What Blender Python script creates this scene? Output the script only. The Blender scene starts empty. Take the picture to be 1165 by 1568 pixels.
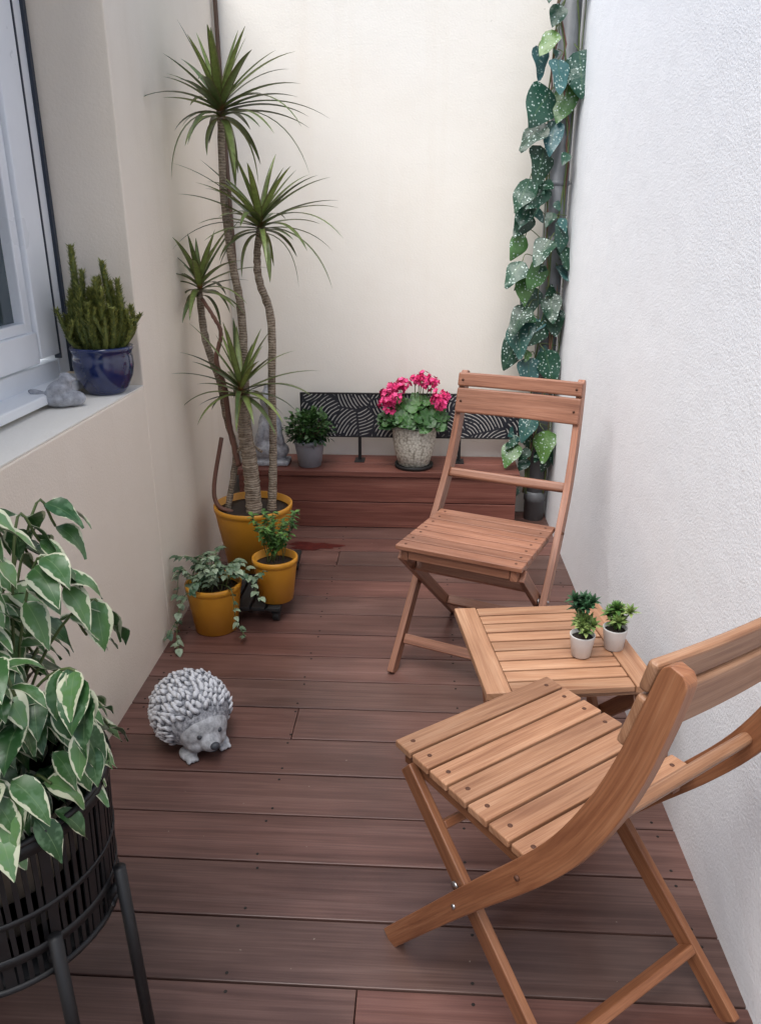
import bpy, math, random
from mathutils import Vector, Matrix, Quaternion
random.seed(7)
R=random.random
def U(a,b): return a+(b-a)*R()
V=Vector
scene=bpy.context.scene
COL=scene.collection

# ---------------------------------------------------------------- materials
def newmat(name):
    m=bpy.data.materials.new(name); m.use_nodes=True
    nt=m.node_tree; b=nt.nodes['Principled BSDF']
    return m,nt,b
def N(nt,t,**k):
    n=nt.nodes.new(t)
    for a,v in k.items():
        if a in n.inputs: n.inputs[a].default_value=v
        else: setattr(n,a,v)
    return n
def ramp(nt,fac,stops,interp='LINEAR'):
    r=nt.nodes.new('ShaderNodeValToRGB'); r.color_ramp.interpolation=interp
    e=r.color_ramp.elements
    while len(e)>1: e.remove(e[-1])
    e[0].position=stops[0][0]; e[0].color=(*stops[0][1],1)
    for p,c in stops[1:]:
        x=e.new(p); x.color=(*c,1)
    nt.links.new(fac,r.inputs[0]); return r.outputs[0]
def mth(nt,op,a,b=None,c=None):
    n=nt.nodes.new('ShaderNodeMath'); n.operation=op
    for i,x in enumerate((a,b,c)):
        if x is None: continue
        if hasattr(x,'links'): nt.links.new(x,n.inputs[i])
        else: n.inputs[i].default_value=x
    return n.outputs[0]
def mixc(nt,fac,a,b,mode='MIX'):
    n=nt.nodes.new('ShaderNodeMix'); n.data_type='RGBA'; n.blend_type=mode
    for s,x in ((n.inputs[0],fac),(n.inputs[6],a),(n.inputs[7],b)):
        if hasattr(x,'links'): nt.links.new(x,s)
        elif isinstance(x,(tuple,list)): s.default_value=(*x,1)
        else: s.default_value=x
    return n.outputs[2]
def bump(nt,b,h,strength,dist=0.01):
    n=nt.nodes.new('ShaderNodeBump'); n.inputs['Strength'].default_value=strength; n.inputs['Distance'].default_value=dist
    nt.links.new(h,n.inputs['Height']); nt.links.new(n.outputs[0],b.inputs['Normal']); return n
def noise(nt,vec,scale,detail=4,rough=.55,dist=0):
    n=nt.nodes.new('ShaderNodeTexNoise')
    n.inputs['Scale'].default_value=scale;n.inputs['Detail'].default_value=detail;n.inputs['Roughness'].default_value=rough;n.inputs['Distortion'].default_value=dist
    if vec is not None: nt.links.new(vec,n.inputs['Vector'])
    return n.outputs[0]
def mapping(nt,vec,scale=(1,1,1),loc=None):
    n=nt.nodes.new('ShaderNodeMapping'); n.inputs['Scale'].default_value=scale
    if loc is not None:
        if hasattr(loc,'links'): nt.links.new(loc,n.inputs['Location'])
        else: n.inputs['Location'].default_value=loc
    nt.links.new(vec,n.inputs['Vector']); return n.outputs[0]
def objc(nt): return N(nt,'ShaderNodeTexCoord').outputs['Object']
def uvc(nt): return N(nt,'ShaderNodeTexCoord').outputs['UV']
def rndc(nt):
    n=nt.nodes.new('ShaderNodeAttribute'); n.attribute_name='rnd'; return n.outputs['Fac']

def plaster(name,col,dirt,bs=.35,scale=160,amt=.5):
    m,nt,b=newmat(name); o=objc(nt)
    big=noise(nt,o,1.3,5,.6); st=noise(nt,mapping(nt,o,(5,5,.35)),1.6,5,.6)
    c=mixc(nt,ramp(nt,big,[(.4,(0,0,0)),(.8,(amt,)*3)]),col,dirt)
    c=mixc(nt,ramp(nt,st,[(.55,(0,0,0)),(.8,(amt*.8,)*3)]),c,dirt)
    sp=noise(nt,o,22,3,.7)
    c=mixc(nt,ramp(nt,sp,[(.74,(0,0,0)),(.79,(.5,)*3)]),c,tuple(x*.55 for x in dirt))
    nt.links.new(c,b.inputs['Base Color'])
    b.inputs['Roughness'].default_value=.9
    h=mth(nt,'ADD',noise(nt,o,scale,4,.6),mth(nt,'MULTIPLY',noise(nt,o,9,3,.5),1.6))
    bump(nt,b,h,bs,.006); return m
def wood(name,c1,c2,c3,rough=.5,gs=(3,55),bs=.25,var=.35,hue=0):
    m,nt,b=newmat(name); u=uvc(nt); r=rndc(nt)
    comb=nt.nodes.new('ShaderNodeCombineXYZ')
    nt.links.new(mth(nt,'MULTIPLY',r,37.),comb.inputs[0]); nt.links.new(mth(nt,'MULTIPLY',r,91.),comb.inputs[1])
    mp=mapping(nt,u,(gs[0],gs[1],1),comb.outputs[0])
    g=noise(nt,mp,1.0,6,.6,.6)
    c=ramp(nt,g,[(.3,c1),(.5,c2),(.72,c3)])
    fine=noise(nt,mapping(nt,u,(gs[0]*3,gs[1]*6,1),comb.outputs[0]),1.0,3,.5)
    c=mixc(nt,ramp(nt,fine,[(.35,(.55,)*3),(.6,(0,0,0))]),c,c1)
    bl=noise(nt,mapping(nt,u,(2.2,9,1),comb.outputs[0]),1.0,3,.5)
    c=mixc(nt,1.0,c,ramp(nt,bl,[(.3,(.78,.75,.74)),(.7,(1.12,1.12,1.12))]),'MULTIPLY')
    c=mixc(nt,1.0,c,ramp(nt,r,[(0,(1-var,)*3),(1,(1+var*.6,)*3)]),'MULTIPLY')
    if hue:
        rr=mth(nt,'FRACT',mth(nt,'MULTIPLY',r,7.31))
        c=mixc(nt,1.0,c,ramp(nt,rr,[(0,(1-hue*.4,1,1.03)),(1,(1+hue,1-hue*.3,1-hue*.35))]),'MULTIPLY')
        bb=noise(nt,objc(nt),1.6,4,.6)
        c=mixc(nt,1.0,c,ramp(nt,bb,[(.35,(.80,.82,.84)),(.65,(1.15,1.12,1.1))]),'MULTIPLY')
        sp=noise(nt,objc(nt),55,2,.5)   # crumbs and lint on the boards
        c=mixc(nt,ramp(nt,sp,[(.765,(0,0,0)),(.79,(.5,)*3)]),c,(.30,.26,.22))
        nt.links.new(ramp(nt,bb,[(.35,(rough*.75,)*3),(.65,(rough*1.25,)*3)]),b.inputs['Roughness'])
    nt.links.new(c,b.inputs['Base Color'])
    if not hue: b.inputs['Roughness'].default_value=rough
    bump(nt,b,mth(nt,'ADD',g,mth(nt,'MULTIPLY',fine,.6)),bs,.002); return m
def simple(name,col,rough=.5,metal=0,var=.15,ns=25,bs=0.1,spec=.5,coat=0):
    m,nt,b=newmat(name); o=objc(nt)
    n=noise(nt,o,ns,4,.6)
    c=mixc(nt,ramp(nt,n,[(.3,(0,0,0)),(.7,(1,1,1))]),tuple(x*(1-var) for x in col),tuple(min(1,x*(1+var)) for x in col))
    nt.links.new(c,b.inputs['Base Color'])
    nt.links.new(ramp(nt,n,[(.3,(rough*.85,)*3),(.7,(min(1,rough*1.15),)*3)]),b.inputs['Roughness'])
    b.inputs['Metallic'].default_value=metal
    b.inputs['Specular IOR Level'].default_value=spec
    b.inputs['Coat Weight'].default_value=coat
    if bs: bump(nt,b,n,bs,.003)
    return m
def leafmat(name,dark,light,rough=.45,base=None,rib=None,edge=None):
    m,nt,b=newmat(name); r=rndc(nt); u=uvc(nt)
    c=ramp(nt,r,[(0,dark),(1,light)])
    sep=nt.nodes.new('ShaderNodeSeparateXYZ'); nt.links.new(u,sep.inputs[0])
    if edge: c=mixc(nt,ramp(nt,mth(nt,'ABSOLUTE',sep.outputs[0]),[(.55,(0,0,0)),(.95,(.7,)*3)]),c,edge)
    if base: c=mixc(nt,ramp(nt,sep.outputs[1],[(0,(1,1,1)),(.10,(0,0,0))]),c,base)
    if rib: c=mixc(nt,ramp(nt,mth(nt,'ABSOLUTE',sep.outputs[0]),[(0,(.6,)*3),(.18,(0,0,0))]),c,rib)
    n=noise(nt,objc(nt),60,3,.6)
    c=mixc(nt,1.,c,ramp(nt,n,[(.3,(.75,)*3),(.7,(1.2,)*3)]),'MULTIPLY')
    nt.links.new(c,b.inputs['Base Color']); b.inputs['Roughness'].default_value=rough
    return m

M={}
M['wallL']=plaster('plaster_cream_left',(.88,.785,.665),(.77,.665,.53),.26,140,.5)
M['wallB']=plaster('plaster_cream_back',(.87,.835,.765),(.80,.735,.635),.20,120,.55)
M['wallR']=plaster('plaster_white_sky_tint',(.89,.91,.945),(.82,.855,.91),.42,150,.4)  # white plaster, with the blue of the sky light put into its colours
M['deck']=wood('deck_wood',(.082,.043,.035),(.140,.078,.063),(.182,.110,.092),.38,(1.3,36),.22,.12,.14)
M['bench']=wood('bench_wood',(.12,.038,.028),(.21,.076,.055),(.27,.117,.088),.5,(1.6,42),.25,.12)
M['chairF']=wood('chair_wood_red',(.19,.075,.043),(.34,.155,.092),(.41,.205,.135),.45,(3,60),.2,.2)
M['chairN']=wood('chair_wood',(.24,.105,.052),(.40,.21,.115),(.48,.28,.17),.45,(3,60),.2,.2)
M['chairL']=wood('chair_wood_leg',(.16,.056,.024),(.28,.115,.052),(.34,.16,.080),.45,(3,60),.2,.15)
M['table']=wood('table_wood',(.29,.135,.07),(.45,.245,.14),(.52,.32,.20),.45,(3,60),.2,.15)
M['dark']=simple('dark_hole',(.015,.012,.01),.8)
M['stain']=simple('red_stain',(.085,.012,.009),.45,0,.4,40,.1)
M['screw']=simple('screw_plug',(.08,.03,.015),.7)
M['steel']=simple('steel',(.45,.45,.46),.35,1)
M['mustard']=simple('mustard_plastic',(.60,.265,.022),.38,0,.06,8,.03)
M['soil']=simple('soil',(.03,.02,.014),.95,0,.5,120,1)
M['black']=simple('black_metal',(.008,.008,.009),.5,0,.2,30,.05)
M['rubber']=simple('black_rubber',(.016,.016,.016),.6)
M['greypot']=simple('grey_pot',(.25,.26,.29),.45,0,.05)
M['white']=simple('white_ceramic',(.64,.63,.62),.4,0,.05)
M['pvc']=simple('white_pvc',(.84,.86,.88),.3,0,.03,5,0)
M['seal']=simple('window_seal',(.03,.04,.06),.5)
M['pipe']=simple('grey_pipe',(.16,.17,.18),.4,0,.12,12,.05)
M['blue']=simple('blue_glaze',(.008,.018,.085),.12,0,.3,14,.0,.6,.6)
M['stonegrey']=simple('grey_stone',(.34,.35,.38),.8,0,.35,60,.8)
M['tan']=simple('tan_pot',(.22,.175,.135),.7,0,.2)
M['cable']=simple('brown_cable',(.10,.06,.04),.6)
M['ground']=simple('ground_concrete',(.22,.21,.19),.95,0,.3,3,.3)
M['green_stem']=simple('green_stem',(.10,.14,.045),.6)
M['red_stem']=simple('red_stem',(.17,.08,.055),.6)
def trunkmat():
    m,nt,b=newmat('trunk_bark'); u=uvc(nt); sep=nt.nodes.new('ShaderNodeSeparateXYZ'); nt.links.new(u,sep.inputs[0])
    n=noise(nt,objc(nt),45,4,.6)
    w=mth(nt,'SINE',mth(nt,'ADD',mth(nt,'MULTIPLY',sep.outputs[1],620.),mth(nt,'MULTIPLY',n,11.)))
    c=ramp(nt,mth(nt,'ADD',mth(nt,'MULTIPLY',w,.11),n),[(.25,(.13,.095,.065)),(.5,(.28,.22,.16)),(.75,(.42,.35,.27))])
    nt.links.new(c,b.inputs['Base Color']); b.inputs['Roughness'].default_value=.9
    bump(nt,b,w,.5,.004); return m
M['trunk']=trunkmat()
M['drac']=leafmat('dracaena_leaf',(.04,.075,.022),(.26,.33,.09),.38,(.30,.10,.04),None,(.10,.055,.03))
M['ivy']=leafmat('ivy_leaf',(.04,.10,.045),(.32,.40,.27),.5)
M['herb']=leafmat('herb_leaf',(.03,.09,.018),(.12,.25,.05),.5)
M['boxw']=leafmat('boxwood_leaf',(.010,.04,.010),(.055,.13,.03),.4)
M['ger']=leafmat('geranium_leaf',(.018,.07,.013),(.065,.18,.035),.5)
M['petal']=leafmat('geranium_petal',(.60,.012,.13),(.92,.09,.30),.5)
M['succ1']=leafmat('succulent_dark',(.02,.06,.028),(.055,.15,.06),.5)
M['succ2']=leafmat('succulent_light',(.11,.20,.05),(.28,.36,.12),.5)
M['cact']=leafmat('cactus_leaf',(.05,.08,.014),(.30,.31,.07),.6)
def vinemat():
    m,nt,b=newmat('vine_leaf'); u=uvc(nt); r=rndc(nt)
    c=ramp(nt,r,[(0,(.007,.036,.018)),(.45,(.014,.062,.034)),(.66,(.022,.078,.058)),(.76,(.045,.13,.14)),(.84,(.045,.13,.035)),(.93,(.085,.17,.04)),(1,(.12,.20,.05))])
    sep=nt.nodes.new('ShaderNodeSeparateXYZ'); nt.links.new(u,sep.inputs[0])
    c=mixc(nt,ramp(nt,mth(nt,'ABSOLUTE',sep.outputs[0]),[(0,(.5,)*3),(.08,(0,0,0))]),c,(.07,.14,.06))
    vo=nt.nodes.new('ShaderNodeTexVoronoi'); vo.inputs['Scale'].default_value=70; nt.links.new(objc(nt),vo.inputs['Vector'])
    spot=mth(nt,'ADD',vo.outputs['Distance'],mth(nt,'MULTIPLY',noise(nt,objc(nt),90,2),.22))
    c=mixc(nt,ramp(nt,spot,[(.31,(.9,)*3),(.39,(0,0,0))]),c,(.42,.52,.48))
    nt.links.new(c,b.inputs['Base Color']); b.inputs['Roughness'].default_value=.34
    bump(nt,b,noise(nt,objc(nt),38,3),.6,.006); return m
M['vine']=vinemat()
def ficusmat():
    m,nt,b=newmat('variegated_leaf'); u=uvc(nt); r=rndc(nt)
    sep=nt.nodes.new('ShaderNodeSeparateXYZ'); nt.links.new(u,sep.inputs[0])
    n=noise(nt,objc(nt),32,3,.6)
    f=mth(nt,'ADD',mth(nt,'ABSOLUTE',sep.outputs[0]),mth(nt,'MULTIPLY',mth(nt,'SUBTRACT',n,.5),1.3))
    f=mth(nt,'ADD',f,mth(nt,'MULTIPLY',mth(nt,'SUBTRACT',r,.5),.35))
    g=ramp(nt,r,[(0,(.020,.070,.02)),(.6,(.055,.14,.038)),(1,(.12,.24,.08))])
    g=mixc(nt,ramp(nt,noise(nt,objc(nt),60,2),[(.5,(0,0,0)),(.62,(.6,)*3)]),g,(.13,.23,.12))
    c=mixc(nt,ramp(nt,f,[(.80,(0,0,0)),(.86,(1,1,1))]),g,(.58,.60,.42))
    c=mixc(nt,ramp(nt,mth(nt,'ABSOLUTE',sep.outputs[0]),[(0,(.5,)*3),(.06,(0,0,0))]),c,(.2,.3,.13))
    nt.links.new(c,b.inputs['Base Color']); b.inputs['Roughness'].default_value=.33; return m
M['ficus']=ficusmat()
def specklemat():
    m,nt,b=newmat('speckled_stone'); o=objc(nt)
    vo=nt.nodes.new('ShaderNodeTexVoronoi'); vo.inputs['Scale'].default_value=85; nt.links.new(o,vo.inputs['Vector'])
    c=ramp(nt,vo.outputs['Distance'],[(.25,(.70,.68,.60)),(.6,(.52,.49,.41)),(.85,(.28,.26,.21))])
    nt.links.new(c,b.inputs['Base Color']); b.inputs['Roughness'].default_value=.85
    bump(nt,b,mth(nt,'MULTIPLY',vo.outputs['Distance'],-1.),.5,.005); return m
M['speck']=specklemat()
def hedgemat():
    m,nt,b=newmat('hedgehog_quills'); u=uvc(nt); r=rndc(nt)
    sep=nt.nodes.new('ShaderNodeSeparateXYZ'); nt.links.new(u,sep.inputs[0])
    f=mth(nt,'ADD',sep.outputs[1],mth(nt,'MULTIPLY',mth(nt,'SUBTRACT',r,.5),.4))
    n=noise(nt,objc(nt),110,3)
    f=mth(nt,'ADD',f,mth(nt,'MULTIPLY',mth(nt,'SUBTRACT',n,.5),.9))
    c=ramp(nt,f,[(.0,(.08,.085,.10)),(.28,(.34,.35,.38)),(.55,(.66,.67,.70))])
    nt.links.new(c,b.inputs['Base Color']); b.inputs['Roughness'].default_value=.8
    bump(nt,b,n,.6,.003);return m
M['hq']=hedgemat()
M['hface']=simple('hedgehog_face',(.40,.41,.43),.75,0,.40,55,.6)
M['hnose']=simple('hedgehog_nose',(.045,.05,.06),.5)
def panelmat():
    m,nt,b=newmat('panel_pattern'); o=objc(nt)
    o2=mapping(nt,o,(1,0,1))
    vo=nt.nodes.new('ShaderNodeTexVoronoi'); vo.inputs['Scale'].default_value=7.5; nt.links.new(o2,vo.inputs['Vector'])
    sep=nt.nodes.new('ShaderNodeSeparateColor'); nt.links.new(vo.outputs['Color'],sep.inputs[0])
    sb=nt.nodes.new('ShaderNodeVectorMath'); sb.operation='SUBTRACT'; nt.links.new(o2,sb.inputs[0]); nt.links.new(vo.outputs['Position'],sb.inputs[1])
    rot=nt.nodes.new('ShaderNodeVectorRotate'); rot.rotation_type='Y_AXIS'
    nt.links.new(sb.outputs[0],rot.inputs['Vector']); nt.links.new(mth(nt,'MULTIPLY',sep.outputs[0],6.28),rot.inputs['Angle'])
    ad=nt.nodes.new('ShaderNodeVectorMath'); ad.operation='ADD'; nt.links.new(rot.outputs[0],ad.inputs[0]); ad.inputs[1].default_value=(.14,0,0)
    w=nt.nodes.new('ShaderNodeTexWave'); w.wave_type='RINGS'; w.rings_direction='SPHERICAL'
    w.inputs['Scale'].default_value=20; w.inputs['Distortion'].default_value=1.5; w.inputs['Detail'].default_value=1;w.inputs['Detail Scale'].default_value=1
    nt.links.new(ad.outputs[0],w.inputs['Vector'])
    br=noise(nt,o2,34,2)
    edge=nt.nodes.new('ShaderNodeTexVoronoi'); edge.feature='DISTANCE_TO_EDGE'; edge.inputs['Scale'].default_value=7.5; nt.links.new(o2,edge.inputs['Vector'])
    f=mth(nt,'MULTIPLY',ramp(nt,w.outputs['Fac'],[(.80,(0,0,0)),(.90,(1,1,1))]),ramp(nt,br,[(.36,(0,0,0)),(.42,(1,1,1))]))
    f=mth(nt,'MULTIPLY',f,ramp(nt,edge.outputs['Distance'],[(.02,(0,0,0)),(.05,(1,1,1))]))
    c=mixc(nt,f,(.014,.016,.024),(.50,.49,.46))
    nt.links.new(c,b.inputs['Base Color']); b.inputs['Roughness'].default_value=.5; return m
M['panel']=panelmat()
def glassmat():
    m,nt,b=newmat('window_glass'); b.inputs['Base Color'].default_value=(.05,.07,.08,1); b.inputs['Roughness'].default_value=.05
    b.inputs['Specular IOR Level'].default_value=.9
    return m
M['glass']=glassmat()

# ---------------------------------------------------------------- mesh builder
class MB:
    def __init__(s): s.v=[];s.f=[];s.m=[];s.uv=[];s.r=[];s.sm=[];s.mats=[]
    def mi(s,k):
        if k not in s.mats: s.mats.append(k)
        return s.mats.index(k)
    def add(s,vs,fs,mat,uvs=None,rnd=None,smooth=True):
        o=len(s.v); i=s.mi(mat); rnd=R() if rnd is None else rnd
        s.v+= [tuple(x) for x in vs]; s.uv+= uvs if uvs else [(0,0)]*len(vs)
        s.r+=[rnd]*len(vs)
        for f in fs: s.f.append([o+q for q in f]); s.m.append(i); s.sm.append(smooth)
    def box(s,c,size,mat,rot=None,rnd=None):
        a=V(size)/2; L=max(range(3),key=lambda i:size[i]); o=[i for i in range(3) if i!=L]
        vs=[];uv=[]
        for x in(-1,1):
            for y in(-1,1):
                for z in(-1,1):
                    p=V((a.x*x,a.y*y,a.z*z)); uv.append((p[L],p[o[0]]+p[o[1]]))
                    if rot is not None: p=rot@p
                    vs.append(p+V(c))
        s.add(vs,[(0,1,3,2),(4,6,7,5),(0,4,5,1),(2,3,7,6),(0,2,6,4),(1,5,7,3)],mat,uv,rnd,False)
    def beam(s,p0,p1,w,t,mat,side=V((1,0,0)),rnd=None):
        p0=V(p0);p1=V(p1);d=(p1-p0);L=d.length;d.normalize();sd=V(side).normalized();n=d.cross(sd).normalized();sd=n.cross(d)
        rot=Matrix((sd,n,d)).transposed()
        s.box((p0+p1)/2,(t,w,L),mat,rot,rnd)
    def sweep(s,pts,ws,t,mat,side=V((1,0,0)),rnd=None):
        pts=[V(p) for p in pts]; vs=[];uv=[];L=0
        for i,p in enumerate(pts):
            d=(pts[min(i+1,len(pts)-1)]-pts[max(i-1,0)]).normalized(); n=d.cross(side).normalized()
            if i: L+=(p-pts[i-1]).length
            for a,b in((-1,-1),(1,-1),(1,1),(-1,1)):
                vs.append(p+side*(a*t/2)+n*(b*ws[i]/2)); uv.append((L,b*ws[i]/2+a*t/2))
        fs=[]
        for i in range(len(pts)-1):
            for j in range(4): fs.append((4*i+j,4*i+(j+1)%4,4*i+4+(j+1)%4,4*i+4+j))
        fs.append((3,2,1,0)); e=4*(len(pts)-1); fs.append((e,e+1,e+2,e+3))
        s.add(vs,fs,mat,uv,rnd,False)
    def tube(s,pts,rs,mat,n=8,rnd=None):
        pts=[V(p) for p in pts]
        if not isinstance(rs,(list,tuple)): rs=[rs]*len(pts)
        vs=[];uv=[];L=0; ref=V((.3,1,.2)).normalized()
        for i,p in enumerate(pts):
            d=(pts[min(i+1,len(pts)-1)]-pts[max(i-1,0)]).normalized()
            a=d.cross(ref); a=a.normalized() if a.length>.05 else d.orthogonal().normalized(); b=d.cross(a)
            if i: L+=(p-pts[i-1]).length
            for j in range(n):
                t=2*math.pi*j/n; vs.append(p+(a*math.cos(t)+b*math.sin(t))*rs[i]); uv.append((j/n,L))
        fs=[]
        for i in range(len(pts)-1):
            for j in range(n): fs.append((n*i+j,n*i+(j+1)%n,n*i+n+(j+1)%n,n*i+n+j))
        fs.append(tuple(range(n-1,-1,-1))); fs.append(tuple(n*(len(pts)-1)+j for j in range(n)))
        s.add(vs,fs,mat,uv,rnd)
    def lathe(s,prof,c,mat,n=40,rnd=None):
        c=V(c);vs=[];uv=[];fs=[]
        for i,(r,z) in enumerate(prof):
            for j in range(n):
                t=2*math.pi*j/n; vs.append(c+V((r*math.cos(t),r*math.sin(t),z))); uv.append((j/n,z))
        for i in range(len(prof)-1):
            for j in range(n): fs.append((n*i+j,n*i+(j+1)%n,n*i+n+(j+1)%n,n*i+n+j))
        fs.append(tuple(range(n-1,-1,-1))); fs.append(tuple(n*(len(prof)-1)+j for j in range(n)))
        s.add(vs,fs,mat,uv,rnd)
    def ell(s,c,r,mat,rot=None,n=16,m=10,rnd=None,uvv=.5):
        vs=[];uv=[];fs=[];c=V(c)
        for i in range(m+1):
            ph=math.pi*i/m
            for j in range(n):
                t=2*math.pi*j/n; p=V((r[0]*math.sin(ph)*math.cos(t),r[1]*math.sin(ph)*math.sin(t),r[2]*math.cos(ph)))
                if rot is not None:p=rot@p
                vs.append(c+p); uv.append((0,uvv))
        for i in range(m):
            for j in range(n): fs.append((n*i+j,n*i+n+j,n*i+n+(j+1)%n,n*i+(j+1)%n))
        s.add(vs,fs,mat,uv,rnd)
    def leaf(s,P,D,Nn,L,W,mat,droop=.2,kind='oval',segs=6,fold=.25,rnd=None,wav=0):
        P=V(P);D=V(D).normalized();S=D.cross(V(Nn)); S=S.normalized() if S.length>.01 else D.orthogonal().normalized()
        vs=[];uv=[];fs=[];p=P.copy();d=D.copy();st=L/segs;ph=U(0,6)
        for i in range(segs+1):
            t=i/segs
            if kind=='oval': w=math.sin(math.pi*min(1,t**.75*.97+.02))*(1.08-.35*t)
            elif kind=='strap': w=min(1,.55+t*3)*(1-t**2.2)**.8 if t<1 else 0
            elif kind=='heart': w=(math.sin(math.pi*min(1,(t**.5)*.98+.01)))**.8 if t>0 else .35
            elif kind=='taper': w=(1-t)**.8*min(1,.5+t*2)
            w=max(w,.03)*W
            n=S.cross(d).normalized()
            for k in(-1,0,1):
                wv=wav*W*math.sin(t*9+ph+k*1.3)*abs(k)
                vs.append(p+S*(k*w)+n*(abs(k)*w*fold+wv)); uv.append((k,t))
            d=(d+V((0,0,-1))*droop*(1.0/segs)*(1+t)).normalized(); p=p+d*st
        for i in range(segs):
            for k in range(2):
                a=3*i+k; fs.append((a,a+1,a+4,a+3))
        s.add(vs,fs,mat,uv,rnd)
    def build(s,name,parent=None,bevel=0,seg=2,mods=None):
        me=bpy.data.meshes.new(name); me.from_pydata(s.v,[],s.f)
        for k in s.mats: me.materials.append(M[k])
        me.polygons.foreach_set('material_index',s.m); me.polygons.foreach_set('use_smooth',s.sm)
        ul=me.uv_layers.new(name='UVMap')
        li=[0]*len(me.loops); me.loops.foreach_get('vertex_index',li)
        ul.data.foreach_set('uv',[q for i in li for q in s.uv[i]])
        at=me.attributes.new('rnd','FLOAT','POINT'); at.data.foreach_set('value',s.r)
        me.update()
        ob=bpy.data.objects.new(name,me); COL.objects.link(ob)
        if parent: ob.parent=parent
        if bevel:
            b=ob.modifiers.new('bev','BEVEL'); b.width=bevel; b.segments=seg; b.limit_method='ANGLE'; b.angle_limit=math.radians(40)
        return ob
def empty(name,loc=(0,0,0),rz=0):
    e=bpy.data.objects.new(name,None); COL.objects.link(e); e.location=loc; e.rotation_euler=(0,0,rz); e.empty_display_size=.1; return e
def spline(pts,n=24):
    pts=[V(p) for p in pts]; out=[]
    P=[2*pts[0]-pts[1]]+pts+[2*pts[-1]-pts[-2]]
    per=max(2,n//(len(pts)-1))
    for i in range(1,len(P)-2):
        for k in range(per):
            t=k/per;a,b,c,d=P[i-1],P[i],P[i+1],P[i+2]
            out.append(.5*((2*b)+(c-a)*t+(2*a-5*b+4*c-d)*t*t+(3*b-a-3*c+d)*t**3))
    out.append(pts[-1]); return out

# ---------------------------------------------------------------- setting
WT=2.45
g=MB(); g.add([(-60,-60,-.16),(60,-60,-.16),(60,60,-.16),(-60,60,-.16)],[(0,1,2,3)],'ground',smooth=False); g.build('ground')
# deck
root=empty('wooden_deck'); b=MB(); s=MB()
pitch=.157; y0=1.115-pitch*16; n=0
joists=[-.86,-.37,.125,.60]
y=y0
cutrows={5:-.37,16:-.11,22:-.37,30:-.37}
while y<3.88:
    n+=1
    cuts=[-.93,.70]
    if n in cutrows: cuts=[-.93,cutrows[n]+.003,.70]
    ye=min(y+pitch,3.895)
    for i in range(len(cuts)-1):
        xa,xb=cuts[i]+.001,cuts[i+1]-.001
        b.box(((xa+xb)/2,(y+ye)/2,-.014+U(-.0006,.0006)),(xb-xa,ye-y-.005,.028),'deck')
    for j in joists:
        for yy in (y+.022,ye-.022):
            xx=j+U(-.006,.006)
            s.lathe([(.0038,0),(.003,.0006),(.0005,.0007)],(xx,yy+U(-.003,.003),.0006),'dark',8)
    y+=pitch
b.build('deck_boards',root,.002); s.build('deck_screws',root)
j=MB()
for x in joists: j.box((x,1.2,-.08),(.05,5.2,.09),'dark')
j.build('joists',root)
# red stain on the deck
st=MB(); pts=[]
for k in range(40):
    t=2*math.pi*k/40; rr=1+.20*math.sin(3*t+1)+.11*math.sin(7*t)+U(-.07,.07)
    pts.append((-.500+.120*rr*math.cos(t),3.362+.046*rr*math.sin(t),.0016))
st.add([(-.500,3.362,.0019)]+pts,[(0,k+1,(k+1)%40+1) for k in range(40)],'stain',smooth=False)
st.build('floor_stain')
# back wall
w=MB(); w.box((-.1,3.99,WT/2-.1),(2.6,.18,WT+.2),'wallB'); w.build('plaster_wall')
# right wall
w=MB(); w.box((.648+.1,1.2,WT/2-.1),(.2,5.398,WT+.2),'wallR'); w.build('plaster_wall.001')
# left wall with opening for the window
root=empty('plaster_wall.002')
w=MB()
w.box((-1.05,.5,.465-.05),(.30,3.92,.93+.1),'wallL')      # below the ledge
lx=-.9; WB=2.46
vs=[(-1.2,WB,-.1),(lx,WB,-.1),(-.945,3.899,-.1),(-1.2,3.899,-.1),(-1.2,WB,WT),(lx,WB,WT),(-.945,3.899,WT),(-1.2,3.899,WT)]
w.add(vs,[(0,3,2,1),(4,5,6,7),(0,1,5,4),(1,2,6,5),(2,3,7,6),(3,0,4,7)],'wallL',smooth=False)
w.box((-1.05,.5,2.395),(.30,3.918,.11),'wallL')
w.build('wall_body',root,.006,3)
w=MB(); w.box((-1.0305,.5,.9325),(.258,3.915,.004),'wallB'); w.build('ledge_coat',root)
# window
root=empty('house_window'); w=MB(); q=MB()
X=-1.165
w.box((X,2.415,1.66),(.07,.08,1.36),'pvc'); w.box((X,-.3,1.66),(.07,.08,1.36),'pvc')
w.box((X,1.06,1.0),(.07,2.62,.06),'pvc'); w.box((X,1.06,2.31),(.07,2.62,.06),'pvc')
w.box((X+.012,2.30,1.66),(.075,.12,1.22),'pvc');w.box((X+.012,2.215,1.66),(.05,.04,1.14),'pvc')
w.box((X+.012,1.0,1.085),(.075,2.46,.09),'pvc'); w.box((X+.012,1.02,1.145),(.05,2.36,.03),'pvc')
w.box((X+.012,1.15,1.66),(.073,.16,1.22),'pvc')
w.box((X+.045,1.08,.962),(.15,2.7,.028),'pvc')
w.build('frame',root,.004)
q.box((X+.037,2.450,1.66),(.016,.016,1.36),'seal'); q.box((X+.04,2.366,1.66),(.02,.006,1.25),'seal'); q.build('seal',root)
q=MB(); q.box((X,1.0,1.7),(.012,2.4,1.15),'glass'); q.build('glass',root)
# cable in the corner
c=MB(); c.tube(spline([(-.925,3.87,2.43),(-.922,3.87,2.0),(-.910,3.87,1.3),(-.90,3.872,.9),(-.88,3.87,.32)]),.010,'cable'); c.build('electric_cable')
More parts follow.
